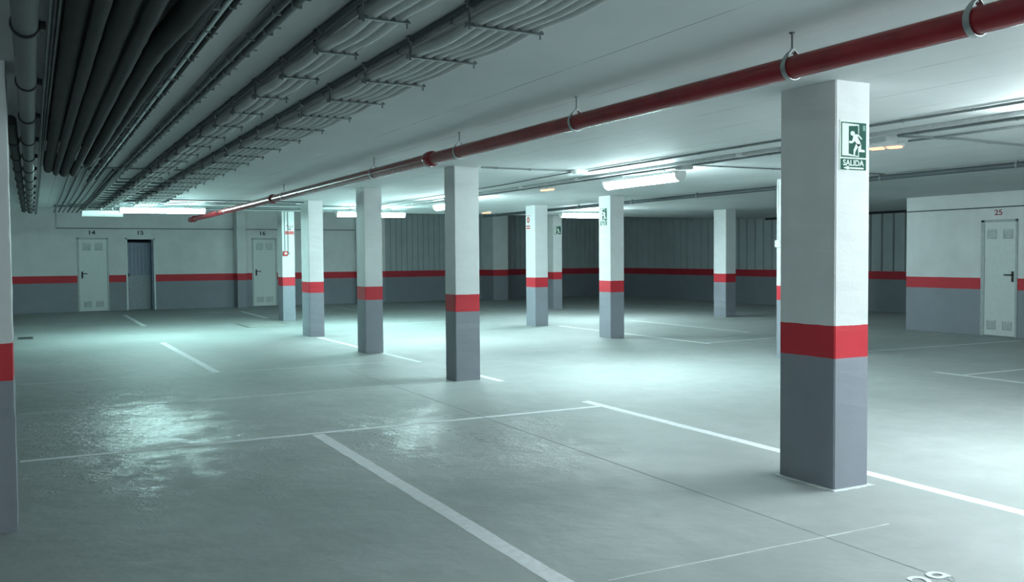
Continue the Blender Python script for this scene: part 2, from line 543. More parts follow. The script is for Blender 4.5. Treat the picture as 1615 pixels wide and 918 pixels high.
for i, (x0, x1, y0, y1, zt, lab) in enumerate(pillars):
    bm = bmesh.new()
    bm_box(bm, x0, x1, y0, y1, 0, zt, 0)
    es = [e for e in bm.edges if abs((e.verts[0].co - e.verts[1].co).normalized().z) > .9]
    bmesh.ops.bevel(bm, geom=es, offset=.006, segments=2, affect='EDGES')
    # chipped, slightly uneven arrises
    bmesh.ops.subdivide_edges(bm, edges=[e for e in bm.edges if abs(e.verts[0].co.z - e.verts[1].co.z) > 1], cuts=40)
    rnd = random.Random(i)
    rows = {}
    for v in bm.verts:
        if 0.01 < v.co.z < zt - .01:
            k = (round(v.co.z, 3), v.co.x > (x0 + x1) / 2, v.co.y > (y0 + y1) / 2)
            if k not in rows:
                rows[k] = rnd.uniform(-.0022, .0022)
            v.co.x += rows[k]
            v.co.y += rows[k]
    pl = link('concrete_pillar' if i < 12 else 'wall_pilaster', bm, M['band'])
    tag(pl, 'white painted concrete column, red stripe and grey base: ' + lab, 'pillar', 'striped concrete pillars')
    pl['label'] = lab
    if i == 0:
        bm = bmesh.new()
        n = 40
        per = []
        L = [(x0, y0), (x1, y0), (x1, y1), (x0, y1)]
        for s_ in range(4):
            (ax, ay), (bx, by) = L[s_], L[(s_ + 1) % 4]
            for k in range(10):
                t_ = k / 10
                per.append((ax + (bx - ax) * t_, ay + (by - ay) * t_))
        cx, cy = (x0 + x1) / 2, (y0 + y1) / 2
        out = []
        for (px_, py_) in per:
            dx, dy = (1 if px_ > cx else -1), (1 if py_ > cy else -1)
            e = rnd.uniform(.018, .038)
            out.append((px_ + dx * (e if abs(px_ - cx) > .14 else 0), py_ + dy * (e if abs(py_ - cy) > .22 else 0)))
        lo = [bm.verts.new((a, b, .001)) for a, b in out]
        hi = [bm.verts.new((cx + (a - cx) * .97, cy + (b - cy) * .985, .006)) for a, b in out]
        for k in range(n):
            bm.faces.new((lo[k], lo[(k + 1) % n], hi[(k + 1) % n], hi[k]))
        bm.faces.new(hi)
        g = link('grout_skirt', bm, M['grout'], pl)
        g['label'] = 'thin pale grout rim around the foot'

# ================================================================== floor markings
def strip(pts, wd, mat, z=.0009, name='parking_line', rag=.004):
    """painted strip from a to b with slightly ragged edges"""
    a, b = Vector((*pts[0], 0)), Vector((*pts[1], 0))
    d = (b - a)
    n = max(2, int(d.length / .12))
    d.normalize()
    s = Vector((-d.y, d.x, 0)) * wd / 2
    bm = bmesh.new()
    L = []
    for i in range(n + 1):
        c = a + (b - a) * i / n
        e1, e2 = random.uniform(-rag, rag), random.uniform(-rag, rag)
        q = s.normalized()
        lo0, hi0 = c - s + q * e1, c + s + q * e2
        L.append([bm.verts.new((lo0.x, lo0.y, .0002)), bm.verts.new((hi0.x, hi0.y, .0002)),
                  bm.verts.new((hi0.x, hi0.y, z)), bm.verts.new((lo0.x, lo0.y, z))])
    for P, Q in zip(L, L[1:]):
        for k in range(4):
            bm.faces.new((P[k], P[(k + 1) % 4], Q[(k + 1) % 4], Q[k]))
    bm.faces.new(L[0]); bm.faces.new(L[-1][::-1])
    return link(name, bm, mat)

LINES = [
 ((2.06, -3.0), (2.055, 7.42), .10, 'line', 'wide white bay line running diagonally out of the bottom edge of the photo'),
 ((4.87, -3.0), (4.865, 7.78), .095, 'line', 'long white line passing just behind the nearest big pillar'),
 ((-0.11, 7.48), (4.82, 7.45), .065, 'line', 'long cross line meeting the wide bay line at its far end'),
 ((-0.14, 9.78), (4.34, 9.86), .04, 'line_worn', 'thin cross line ending at the foot of the second pillar'),
 ((4.82, 9.52), (4.80, 10.75), .085, 'line', 'short white line end showing right of the second pillar foot'),
 ((-0.16, 12.13), (4.70, 12.08), .045, 'line_worn', 'thin cross line passing in front of the third pillar'),
 ((4.73, 11.85), (4.61, 16.5), .085, 'line', 'white line from the fourth pillar foot past the third pillar'),
 ((2.06, 12.15), (1.98, 16.95), .10, 'line', 'wide short bay line on the left, ending at a thin cross line'),
 ((2.14, 21.4), (2.12, 25.9), .10, 'line', 'short bay line in front of the wall between doors 14 and 15'),
 ((5.03, 22.5), (5.07, 25.9), .09, 'line', 'short bay line just left of the alarm button pillar'),
 ((7.95, 23.6), (7.92, 26.7), .09, 'line_worn', 'faint bay line by the back wall, seen between third and fourth pillars'),
 ((2.25, 3.41), (4.05, 3.41), .014, 'line_worn', 'very thin faint cross line near the bottom edge in front of the big pillar'),
 ((9.80, 11.85), (9.70, 16.5), .09, 'line', 'white line running past the foot of the pillar with the washed out sign'),
 ((9.80, 11.95), (14.0, 12.25), .07, 'line_worn', 'thin cross line reaching towards the corner of the storage block'),
 ((11.86, 13.2), (11.84, 17.0), .08, 'line_worn', 'faint bay line behind the washed out sign pillar, towards the rightmost pillar'),
 ((9.4, 9.72), (14.7, 9.55), .06, 'line_worn', 'faint cross line leading to the foot of door 25'),
 ((9.80, 3.0), (9.75, 7.55), .08, 'line_worn', 'bay line leaving the right edge of the photo, below the other right side lines'),
 ((9.82, 7.2), (14.5, 7.12), .06, 'line_worn', 'cross line joining the bay line at the right edge of the photo'),
 ((6.6, 19.0), (9.0, 19.15), .07, 'line_worn', 'faint cross line on the bright floor seen between the second and third pillars'),
]
for a, b, wd_, mt, lab in LINES:
    o = strip((a, b), wd_, M[mt], .0009 + .0001 * (LINES.index((a, b, wd_, mt, lab)) % 5))
    tag(o, lab, 'floor marking', 'painted parking lines')
GR = [((3.56, -2.0), (3.60, 11.5), 'dark saw cut running along the floor left of the big pillar'),
      ]
for a, b, lab in GR:
    o = strip((a, b), .010, M['groove'], .0012, 'floor_joint', .001)
    tag(o, lab, 'joint')
nb = text_obj('bay_number', '29', .20, (3.52, 2.655, .003), (1, 0, 0), (0, 1, 0), .0012, M['line'], bold=.002, sx=1.15)
tag(nb, 'white stencilled bay number 29 on the floor, cut by the bottom edge', 'number')
o = empty('manhole_cover', (4.45, 20.4, 0), 'pale rectangular cover plate in the floor in front of the alarm button pillar', 'cover')
o.location = (0, 0, 0)
box_obj('frame', 3.98, 4.92, 19.6, 21.15, .0002, .004, M['steel'], o)
box_obj('plate', 4.02, 4.88, 19.65, 21.10, .004, .009, M['lid'], o)
o = empty('drain_grate', (0, 0, 0), 'small slotted drain grate in the floor at far left', 'drain')
bm = bmesh.new()
for k in range(5):
    bm_box(bm, -.24 + k * .05, -.215 + k * .05, 19.1, 19.5, .0002, .006)
bm_box(bm, -.27, .0, 19.05, 19.1, .0002, .006); bm_box(bm, -.27, .0, 19.5, 19.55, .0002, .006)
link('bars', bm, M['pvc'], o)
box_obj('pit', -.25, -.02, 19.1, 19.5, .0001, .001, M['black'], o)

# ================================================================== lighting
def fixture(cx, cy, along, lit, label, L=1.5, tube='tube'):
    """surface fluorescent batten: housing on two ceiling stems and a long diffuser"""
    e = empty('fluorescent_lamp', (cx, cy, 2.38), label, 'ceiling lamp', 'fluorescent battens')
    h = L / 2
    def P(a, b, z):
        return (a, b, z) if along == 'x' else (b, a, z)
    def bx(bm, a0, a1, b0, b1, z0, z1, bv=0):
        if along == 'x': bm_box(bm, a0, a1, b0, b1, z0, z1, bv)
        else: bm_box(bm, b0, b1, a0, a1, z0, z1, bv)
    bm = bmesh.new()
    bx(bm, -h, h, -.085, .085, .01, .045, .004)
    link('housing', bm, M['white'], e)
    bm = bmesh.new()
    n = 14
    prof = [(.080 * math.cos(PI + PI * k / n), .085 * math.sin(PI + PI * k / n)) for k in range(n + 1)]
    ra = [bm.verts.new(P(-h + .008, p, .01 + z)) for p, z in prof]
    rb = [bm.verts.new(P(h - .008, p, .01 + z)) for p, z in prof]
    for k in range(n):
        bm.faces.new((ra[k], ra[k + 1], rb[k + 1], rb[k]))
    bm.faces.new(ra); bm.faces.new(rb)
    bm.faces.new((ra[0], rb[0], rb[-1], ra[-1]))
    link('diffuser', bm, M[tube] if lit else M['white'], e, True)
    for s in (-1, 1):
        bm = bmesh.new()
        a0, a1 = sorted((s * (h - .008), s * h))
        pr_ = [(.084 * math.cos(PI + PI * k / n), .09 * math.sin(PI + PI * k / n)) for k in range(n + 1)]
        bm_poly(bm, [P(a0, p, .01 + z) for p, z in pr_], P(a1 - a0, 0, 0))
        link('end_cap', bm, M['white'], e)
        bm = bmesh.new()
        bm_tube(bm, [P(s * h * .6, 0, .045), P(s * h * .6, 0, .12)], .008, 8)
        link('stem', bm, M['steel'], e)
    return e
fixture(6.66, 9.31, 'y', True, 'largest lit batten lamp, on the ceiling left of the big exit sign pillar')
fixture(6.66, 15.0, 'y', True, 'lit batten lamp half hidden behind the second pillar')
fixture(6.39, 18.7, 'x', True, 'lit batten lamp passing behind the third pillar', tube='tube_cool')
fixture(2.20, 18.3, 'x', True, 'lit batten lamp on the left above doors 14 and 15', tube='tube_cool')
fixture(11.2, 17.7, 'x', True, 'lit batten lamp ending behind the pillar with the washed out sign')
fixture(1.28, 20.15, 'x', False, 'unlit white batten lamp at far left, above door 14', L=.75)
fixture(6.66, 3.6, 'y', True, 'lit batten lamp beyond the right edge of the photo', tube='tube_neutral')
fixture(5.1, 0.5, 'x', True, 'lit batten lamp to the right behind the camera', tube='tube_neutral')
fixture(-0.6, -4.2, 'x', True, 'lit batten lamp added as fill to the left behind the camera')  # added fill for the left pillar front and the big pillar's side

def emergency(x, y, label, rot=0):
    e = empty('emergency_light', (x, y, CEIL), label, 'emergency light', 'amber emergency lights')
    e.rotation_euler = (0, 0, rot)
    bm = bmesh.new(); bm_box(bm, -.06, .06, -.16, .16, -.035, 0, .006); link('housing', bm, M['white'], e)
    bm = bmesh.new(); bm_box(bm, -.045, .045, -.145, -.02, -.05, -.034, .008); link('lens', bm, M['orange'], e)
    bm = bmesh.new(); bm_box(bm, -.045, .045, .02, .145, -.05, -.034, .008); link('lens', bm, M['orange'], e)
emergency(7.0, 12.25, 'pair of glowing amber lenses on the ceiling above the red circle notice pillar', .0)
emergency(7.27, 6.2, 'glowing amber emergency light just right of the green exit sign', .35)
emergency(9.35, 19.2, 'small glowing amber emergency light right of the second pillar top')

e = empty('smoke_detector', (5.92, 9.66, CEIL), 'round white smoke detector on the ceiling where two conduits meet', 'smoke detector')
bm = bmesh.new(); bm_tube(bm, [(0, 0, 0), (0, 0, -.022)], .06, 28); link('base', bm, M['white'], e, True)
bm = bmesh.new(); bm_tube(bm, [(0, 0, -.022), (0, 0, -.045), (0, 0, -.055)], .05, 28, rads=[.052, .045, .025]); link('head', bm, M['white'], e, True)

# ================================================================== red fire pipe
PX, PZ, PR = 3.22, 2.335, .053
rp = empty('fire_pipe', (0, 0, 0), 'long red enamelled sprinkler pipe hung under the ceiling across the whole photo', 'pipe')
bm = bmesh.new(); bm_tube(bm, [(PX, -4, PZ), (PX, 21.9, PZ)], PR, 28); link('pipe', bm, M['red_pipe'], rp, True)
for y in (7.75, 13.9, 21.4):
    bm = bmesh.new()
    bm_tube(bm, [(PX, y - .075, PZ), (PX, y - .06, PZ), (PX, y - .03, PZ), (PX, y + .03, PZ), (PX, y + .06, PZ), (PX, y + .075, PZ)], 0, 28, rads=[.056, .066, .070, .070, .066, .056])
    bm_box(bm, PX - .085, PX + .085, y - .02, y + .02, PZ - .012, PZ + .012, .003)
    link('coupling', bm, M['red_pipe'], rp, True)
bm = bmesh.new(); bm_tube(bm, [(PX, 21.85, PZ), (PX, 21.93, PZ)], .06, 24); link('end_cap', bm, M['red_pipe'], rp, True)

def hanger(y, label):
    e = empty('pipe_hanger', (PX, y, PZ), label, 'pipe hanger', 'galvanised hangers of the red pipe')
    bm = bmesh.new(); bm_tube(bm, [(0, 0, .08), (0, 0, CEIL - PZ)], .005, 8)
    bm_tube(bm, [(0, 0, CEIL - PZ - .006), (0, 0, CEIL - PZ)], .014, 8)
    link('rod', bm, M['bracket'], e)
    bm = bmesh.new()
    # pear shaped strap
    n = 30
    path = []
    for k in range(n + 1):
        t = -PI / 2 + 2 * PI * k / n
        rr = PR + .005
        x, z = rr * math.cos(t), rr * math.sin(t)
        if z > 0:
            s = z / rr
            x *= (1 - .5 * s ** 3)
            z *= 1 + .36 * s
        path.append((x, z))
    L = []
    for k, (x, z) in enumerate(path[:-1]):
        d = Vector((x, 0, z)).normalized() * .004
        L.append([bm.verts.new((x + (d.x if o_ else 0), yy, z + (d.z if o_ else 0))) for o_, yy in ((0, -.014), (0, .014), (1, .014), (1, -.014))])
    for k in range(n):
        A, B = L[k], L[(k + 1) % n]
        for j in range(4):
            bm.faces.new((A[j], A[(j + 1) % 4], B[(j + 1) % 4], B[j]))
    link('strap', bm, M['steel'], e, True)
    bm = bmesh.new(); bm_tube(bm, [(0, 0, .070), (0, 0, .088)], .011, 6); link('nut', bm, M['steel'], e)
HG = ['rightmost hanger of the red pipe, near the top right corner', 'red pipe hanger just above the big exit sign pillar',
      'red pipe hanger between the big pillar and the second pillar', 'red pipe hanger just above the second pillar',
      'red pipe hanger above the third pillar', 'red pipe hanger beside the far coupling above the fourth pillar',
      'farthest red pipe hanger in front of the left lamp']
for y, lb in zip((2.33, 3.29, 5.24, 7.12, 9.3, 13.2, 17.6), HG):
    hanger(y, lb)

# ================================================================== cable brackets, cables
def bracket(ax, L, hooks, name='cable_bracket'):
    e = empty(name, (0, 0, 0), 'x', 'bracket')
    bm = bmesh.new()
    bm_tube(bm, [(0, 0, -.115), (0, 0, 0)], .0055, 8)
    bm_box(bm, -.018, .018, -.014, .014, -.004, 0, .001)
    link('rod', bm, M['bracket'], e)
    bm = bmesh.new()
    bm_box(bm, -.018, L, -.011, .011, -.105, -.099)
    bm_tube(bm, [(-.012, 0, -.112), (-.012, 0, -.088)], .008, 8)
    bm_tube(bm, [(L - .012, 0, -.125), (L - .012, 0, -.095)], .004, 8)
    # scalloped upper edge between the hoses
    for k in range(hooks + 1):
        c = (.013 + .054 * k) if hooks > 3 else (.009 + .058 * k)
        pts = [(c - .012, 0, -.0995), (c - .003, 0, -.088), (c + .003, 0, -.088), (c + .012, 0, -.0995)]
        bm_poly(bm, [(p[0], -.006, p[2]) for p in pts], (0, .012, 0))
    link('arm', bm, M['bracket'], e)
    return e
def place_brackets(x, L, hooks, ys, labfn, group):
    base = bracket(x, L, hooks)
    for i, y in enumerate(ys):
        b = base if i == 0 else copy_tree(base)
        b.location = (x, y, CEIL)
        tag(b, labfn(i, y), 'bracket', group)
NTH = ['nearest', 'second', 'third', 'fourth', 'fifth', 'sixth', 'seventh', 'eighth', 'ninth', 'tenth', 'eleventh', 'twelfth', 'thirteenth',
       'fourteenth', 'fifteenth', 'sixteenth', 'seventeenth', 'eighteenth', 'nineteenth', 'twentieth', 'twenty first', 'twenty second',
       'twenty third', 'twenty fourth', 'twenty fifth', 'twenty sixth']
ysA = [3.47 + .667 * k for k in range(22)]
place_brackets(1.62, .345, 6, ysA, lambda i, y: '%s wide angle bracket under the right hand bundle of six grey hoses' % NTH[i], 'brackets of the right hose bundle')
ysB = [3.54 + .665 * k for k in range(24)]
place_brackets(1.19, .195, 3, ysB, lambda i, y: '%s short angle bracket under the left hand bundle of three grey hoses' % NTH[i], 'brackets of the left hose bundle')

def hose(x, z, r_, y0, y1, ys, seed, amp=.006, sag=.012):
    rnd = random.Random(seed)
    pts = []
    y = y0
    ph = 1.3
    while y <= y1:
        k = ((y - ys[0]) / .667) % 1.0
        s = sag * math.sin(PI * k) ** 2
        pts.append((x + amp * math.sin(y * 1.9 + ph) + amp * .5 * math.sin(y * 4.7 + ph * 2), y, z - s))
        y += .111
    bm = bmesh.new()
    bm_tube(bm, pts, r_, 10)
    return bm
for k in range(6):
    x = 1.66 + k * .054
    o = link('cable_hose', hose(x, CEIL - .099 + .0285, .0235, 0.3, 17.75, ysA, k + 3), M['cable'], None, True)
    tag(o, '%s grey corrugated hose in the right hand bundle of six' % ('leftmost', 'second from left', 'third from left', 'third from right', 'second from right', 'rightmost')[k], 'hose', 'hoses of the right bundle')
for k in range(3):
    x = 1.228 + k * .058
    o = link('cable_hose', hose(x, CEIL - .099 + .030, .025, 0.3, 19.7, ysB, k + 31), M['cable'], None, True)
    tag(o, '%s grey corrugated hose in the left hand bundle of three' % ('leftmost', 'middle', 'rightmost')[k], 'hose', 'hoses of the left bundle')

def conduit(name, pts, r_, mat, label, clips=None, clip_axis='y', clip_side=None, cat='conduit', group=None, cr=None):
    e = empty(name, (0, 0, 0), label, cat, group)
    bm = bmesh.new(); bm_tube(bm, pts, r_, 12); link('tube', bm, mat, e, True)
    cr = cr or r_ * 1.9
    for c in (clips or []):
        bm = bmesh.new()
        h = .005
        if clip_axis == 'y':
            bm_box(bm, c[0] - r_ * 1.2, c[0] + r_ * 1.2, c[1] - h, c[1] + h, c[2] - r_ * 1.2, c[2] + r_)
            bm_box(bm, c[0] - r_, c[0] + cr * 1.3, c[1] - h, c[1] + h, c[2] + r_ - .005, c[2] + r_)
        elif clip_axis == 'x':
            bm_box(bm, c[0] - h, c[0] + h, c[1] - cr, c[1] + cr, c[2] - r_ * 1.25, c[2] + r_, .002)
        link('clip', bm, M['conduit'], e)
    return e
G2 = 'conduits along the ceiling'
def yrun(x, z, y0, y1, r_, mat, label, step=1.0, off=.3, cr=None, name='ceiling_conduit', cliph=None):
    n = int((y1 - y0) / step)
    conduit(name, [(x, y0, z), (x, y1, z)], r_, mat, label, [(x, y0 + off + step * k, z) for k in range(n)], 'y', group=G2, cr=cr)
def xrun(y, z, x0, x1, r_, mat, label, step=1.0, off=.3, cr=None, name='ceiling_conduit'):
    n = int((x1 - x0) / step)
    conduit(name, [(x0, y, z), (x1, y, z)], r_, mat, label, [(x0 + off + step * k, y, z) for k in range(n)], 'x', group=G2, cr=cr)

yrun(1.625, CEIL - .014, -2, 20.5, .012, M['dark_pipe'], 'dark conduit along the rod tops of the right hose bundle', .667, .137 + .0, .02)
yrun(1.19, CEIL - .014, -2, 20.5, .012, M['dark_pipe'], 'dark conduit along the rod tops of the left hose bundle', .667, .137, .02)
yrun(1.67, CEIL - .016, -2, 20.5, .013, M['trunk'], 'pale conduit beside the dark one over the right hose bundle', .667, .4, .02)
yrun(1.245, CEIL - .016, -2, 20.5, .013, M['trunk'], 'pale conduit beside the dark one over the left hose bundle', .667, .4, .02)
yrun(0.965, CEIL - .030, 1, 20.5, .018, M['pvc'], 'grey clipped conduit between the hoses and the bright paired conduits', .5, .2, .045)
yrun(0.92, CEIL - .030, 1, 20.5, .015, M['pvc'], 'thin grey conduit running right beside the clipped grey one', .5, .35, .03)
# bright pair next to the dark ducts
yrun(0.70, CEIL - .05, 1, 12.8, .014, M['steel'], 'bright galvanised conduit along the edge of the dark ducts', .6, .2, .03)
yrun(0.655, CEIL - .06, 1, 12.8, .018, M['duct_b'], 'grey conduit between the bright galvanised one and the dark ducts', .6, .35, .03)
yrun(0.612, CEIL - .05, 1, 12.8, .010, M['steel'], 'second, thinner galvanised conduit beside the dark ducts', .6, .2, .02)
yrun(0.745, CEIL - .03, 1, 12.8, .012, M['duct_b'], 'grey conduit outside the bright galvanised one', .55, .1, .028)

# dark insulated ducts
def duct(pts, r_, mat, label, rings=True):
    e = empty('insulated_duct', (0, 0, 0), label, 'duct', 'dark ducts at top left')
    P = []
    rr = []
    rnd = random.Random(int(r_ * 1e4) + len(label))
    for (a, b) in zip(pts, pts[1:]):
        n = max(2, int((Vector(b) - Vector(a)).length / .12))
        for k in range(n):
            P.append(Vector(a).lerp(Vector(b), k / n))
    P.append(Vector(pts[-1]))
    rr = [r_ * rnd.uniform(.95, 1.05) for _ in P]
    bm = bmesh.new(); bm_tube(bm, P, r_, 18, rads=rr); link('sleeve', bm, mat, e, True)
    return e
def up_end(x, z, y0, y1):
    """runs forward, then turns up into the slab"""
    return [(x, y0, z), (x, y1 - .25, z), (x, y1 - .08, z + .03), (x, y1, z + .12), (x, y1 + .001, CEIL - .012)]
duct(up_end(.158, 2.30, 0.8, 9.9), .038, M['duct'], 'leftmost black insulated duct of the dark group')
duct(up_end(.223, 2.27, 0.8, 10.0), .025, M['duct_b'], 'slim dark grey duct between two black ones')
duct(up_end(.296, 2.29, 0.8, 10.1), .043, M['duct'], 'black duct right of the slim dark grey duct')
duct(up_end(.374, 2.27, 0.8, 10.0), .030, M['duct_b'], 'dark grey duct next to the swerving flexible duct')
duct([(.50, .8, 2.29), (.50, 3.0, 2.29), (.485, 3.4, 2.29), (.455, 3.9, 2.29), (.45, 4.6, 2.29), (.46, 7, 2.29), (.458, 8.9, 2.30), (.46, 9.1, 2.38), (.46, 9.101, CEIL - .012)], .042, M['duct'], 'swerving black flexible duct')
duct([(.56, .8, 2.36), (.57, 3.0, 2.36), (.555, 8.8, 2.37), (.555, 9.0, 2.42), (.555, 9.001, CEIL - .012)], .036, M['duct'], 'rightmost black duct beside the bright galvanised conduits')
tr = empty('shade_tray', (0, 0, 0), 'wide dark sheet tray above the black ducts, put in for the shadow between them', 'shade sheet')
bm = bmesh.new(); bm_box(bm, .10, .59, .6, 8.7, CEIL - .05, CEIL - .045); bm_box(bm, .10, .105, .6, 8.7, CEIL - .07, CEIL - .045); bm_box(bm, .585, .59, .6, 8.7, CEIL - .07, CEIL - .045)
link('shade_sheet', bm, M['duct'], tr)  # dark sheet stands in for the shadow seen between the ducts
# vertical-looking pipe overhead with clamps
pa = empty('drain_pipe', (0, 0, 0), 'grey pipe with clamp rings running overhead along the left pillar', 'pipe')
bm = bmesh.new(); bm_tube(bm, [(0.0, .8, 2.30), (0.0, 19.2, 2.345)], .044, 24); link('pipe', bm, M['pvc'], pa, True)
for y in [2.6 + 1.22 * k for k in range(14)]:
    bm = bmesh.new()
    zc = 2.30 + .045 * (y - .8) / 18.4
    bm_ring(bm, (0, y, zc), 'y', .047, .006, flat=.014)
    bm_box(bm, .047, .068, y - .014, y + .014, zc - .016, zc + .016, .003)
    bm_tube(bm, [(0, y, zc + .047), (0, y, CEIL - .001)], .005, 8)
    link('clamp', bm, M['black'], pa, True)
pb = empty('drain_pipe', (0, 0, 0), 'second darker pipe hidden mostly behind the clamped grey pipe', 'pipe')
bm = bmesh.new(); bm_tube(bm, [(-.10, 7.0, 2.38), (-.10, 7.3, 2.36), (-.10, 19.2, 2.36)], .035, 20); link('pipe', bm, M['duct_b'], pb, True)
for y in [8.0 + 1.22 * k for k in range(10)]:
    bm = bmesh.new(); bm_ring(bm, (-.10, y, 2.36), 'y', .038, .006, flat=.014)
    bm_tube(bm, [(-.10, y, 2.398), (-.10, y, CEIL - .001)], .005, 8)
    link('clamp', bm, M['black'], pb, True)
for i, (x, mt, lb) in enumerate(((.080, 'conduit', 'pale thin cable run next to the clamped grey pipe'), (.096, 'pvc', 'thin grey cable run between two pale ones'), (.111, 'conduit', 'pale thin cable run beside the black ducts'))):
    o = conduit('ceiling_conduit', [(x, .8, 2.33), (x, 20.5, 2.36)], .0065, M[mt], lb, group=G2)

# cross runs and cable bunches near the left lamp
for i, (y, x0, x1, rr, lb) in enumerate((
    (16.95, 1.75, 4.6, .010, 'nearest thin cross conduit over the left lamp'),
    (17.55, 1.4, 4.5, .008, 'second thin cross conduit over the left lamp'),
    (18.0, 1.2, 5.9, .008, 'third thin cross conduit over the left lamp'),
    (19.0, .6, 5.2, .008, 'thin cross conduit just beyond the left lamp'),
    (19.6, .4, 6.9, .010, 'farthest thin cross conduit beyond the left lamp'))):
    xrun(y, CEIL - .02, x0, x1, rr, M['dark_pipe'], lb, 1.0, .35, .02)
xrun(11.3, CEIL - .02, .1, 1.6, .009, M['conduit'], 'thin cross conduit passing just beyond the ends of the black ducts', .8, .3, .02)
for k in range(7):
    x = .42 + k * .085
    o = conduit('ceiling_conduit', [(x, 11.0 + .2 * (k % 3), CEIL - .035), (x + .02, 16.0, CEIL - .05), (x + .02, 20.6, CEIL - .05), (x + .02, 21.5, CEIL - .05)], .014,
                M['dark_pipe'] if k % 2 else M['conduit'], '%s conduit of the seven running on from the black ducts towards door 14' % (NTH[k] if k else 'leftmost'), group='conduits towards door 14')
for k in range(14):
    y = 12.6 + k * .55
    o = conduit('ceiling_conduit', [(1.0, y, CEIL - .035), (2.0 + .02 * k, y + .04, CEIL - .035)], .010, M['dark_pipe'] if k % 3 else M['conduit'],
                '%s short cross conduit above the far ends of the hoses, counted from the camera' % NTH[k], group='short cross conduits')

# conduits on the right part of the ceiling
yrun(6.07, CEIL - .014, -2, 9.6, .011, M['conduit'], 'thin clipped conduit from the right edge to the smoke detector', .62, .2, .022)
xrun(9.70, CEIL - .014, 4.66, 5.88, .010, M['conduit'], 'thin conduit from the second pillar to the smoke detector', .45, .2, .02)
conduit('ceiling_conduit', [(5.95, 9.75, CEIL - .014), (6.1, 12.0, CEIL - .014), (6.15, 20.5, CEIL - .014)], .009, M['conduit'], 'thin conduit leaving the smoke detector towards the back', group=G2)
tk = empty('cable_trunking', (0, 0, 0), 'pale square trunking above the row of batten lamps on the right', 'trunking')
bm = bmesh.new(); bm_box(bm, 6.51, 6.565, -3, 20.5, CEIL - .035, CEIL - .0005, .003); link('channel', bm, M['trunk'], tk)
for y in (1.0, 2.6, 4.2, 5.8, 7.4, 10.6, 12.2, 13.8, 16.6):
    box_obj('joint_cover', 6.502, 6.573, y - .04, y + .04, CEIL - .038, CEIL - .001, M['white'], tk, .003)
yrun(6.79, CEIL - .014, -2, 20.5, .012, M['conduit'], 'dark conduit running right beside the pale trunking', .9, .25, .025)
jb = empty('junction_box', (6.70, 8.55, CEIL), 'grey square junction box on the ceiling by the near end of the largest lit lamp', 'junction box')
bm = bmesh.new(); bm_box(bm, -.09, .09, -.06, .06, -.06, 0, .006); link('case', bm, M['trunk'], jb)
bm = bmesh.new(); bm_box(bm, -.08, .08, -.05, .05, -.066, -.058, .003); link('lid', bm, M['white'], jb)
jb = empty('junction_box', (6.72, 5.75, CEIL), 'grey junction box on the ceiling just right of the big pillar', 'junction box')
bm = bmesh.new(); bm_box(bm, -.08, .08, -.09, .09, -.07, 0, .006); link('case', bm, M['trunk'], jb)
bm = bmesh.new(); bm_box(bm, -.07, .07, -.08, .08, -.076, -.068, .003); link('lid', bm, M['white'], jb)
conduit('ceiling_conduit', [(6.8, 5.7, CEIL - .014), (7.4, 5.6, CEIL - .014), (8.7, 5.68, CEIL - .014), (12.0, 5.75, CEIL - .014)], .009, M['conduit'],
        'thin cross conduit leaving the junction box to the right', [(7.4, 5.6, CEIL - .014), (8.0, 5.64, CEIL - .014), (8.6, 5.67, CEIL - .014)], 'x', group=G2)
conduit('ceiling_conduit', [(6.75, 8.5, CEIL - .014), (9.9, 8.45, CEIL - .014)], .009, M['conduit'],
        'thin cross conduit leaving the lamp side junction box to the right', [(7.2, 8.5, CEIL - .014), (8.0, 8.48, CEIL - .014), (8.8, 8.46, CEIL - .014)], 'x', group=G2)
yrun(7.22, CEIL - .014, -2, 5.9, .010, M['conduit'], 'thin conduit at the right edge converging on the junction box', .9, .25, .02)
dp = empty('dark_pipe', (0, 0, 0), 'dark steel pipe along the ceiling from the right edge to the middle of the back', 'pipe')
bm = bmesh.new(); bm_tube(bm, [(10.0, -2, CEIL - .05), (10.0, 20.7, CEIL - .05)], .032, 18); link('pipe', bm, M['dark_pipe'], dp, True)
for y in [1 + 1.9 * k for k in range(11)]:
    bm = bmesh.new(); bm_ring(bm, (10.0, y, CEIL - .05), 'y', .034, .005, flat=.012); bm_box(bm, 9.985, 10.015, y - .01, y + .01, CEIL - .02, CEIL - .001)
    link('clamp', bm, M['conduit'], dp, True)

# conduits on walls
wc = conduit('wall_conduit', [(.62, YB - .012, HIGH), (.62, YB - .012, 2.32), (5.34, YB - .012, 2.32)], .010, M['dark_pipe'],
             'thin conduit running along the back wall above doors 14 and 15', [(x, YB - .012, 2.32) for x in (.9, 1.9, 2.9, 3.9, 4.9)], 'x')
wc = conduit('wall_conduit', [(5.64, YB - .012, 2.32), (9.08, YB - .012, 2.32)], .010, M['dark_pipe'], 'thin wall conduit above door 16 between the two pilasters')
wc = conduit('wall_conduit', [(BX - .012, BY - .02, 2.235), (BX - .012, 3.0, 2.235)], .009, M['dark_pipe'], 'thin conduit along the storage block wall above door 25')

# black strip painted in for the shadow gap above the right wall cladding
o = box_obj('gap_shade_strip', XR - .05, XR - .001, 8.0, YSTEP - .6, CEIL - .06, CEIL - .001, M['black']); tag(o, kind='structure')

# ================================================================== signs and devices
def sign_poly(bm, uv, plane, off):
    bm_poly(bm, [plane(u_, v_, 0) for u_, v_ in uv], off)

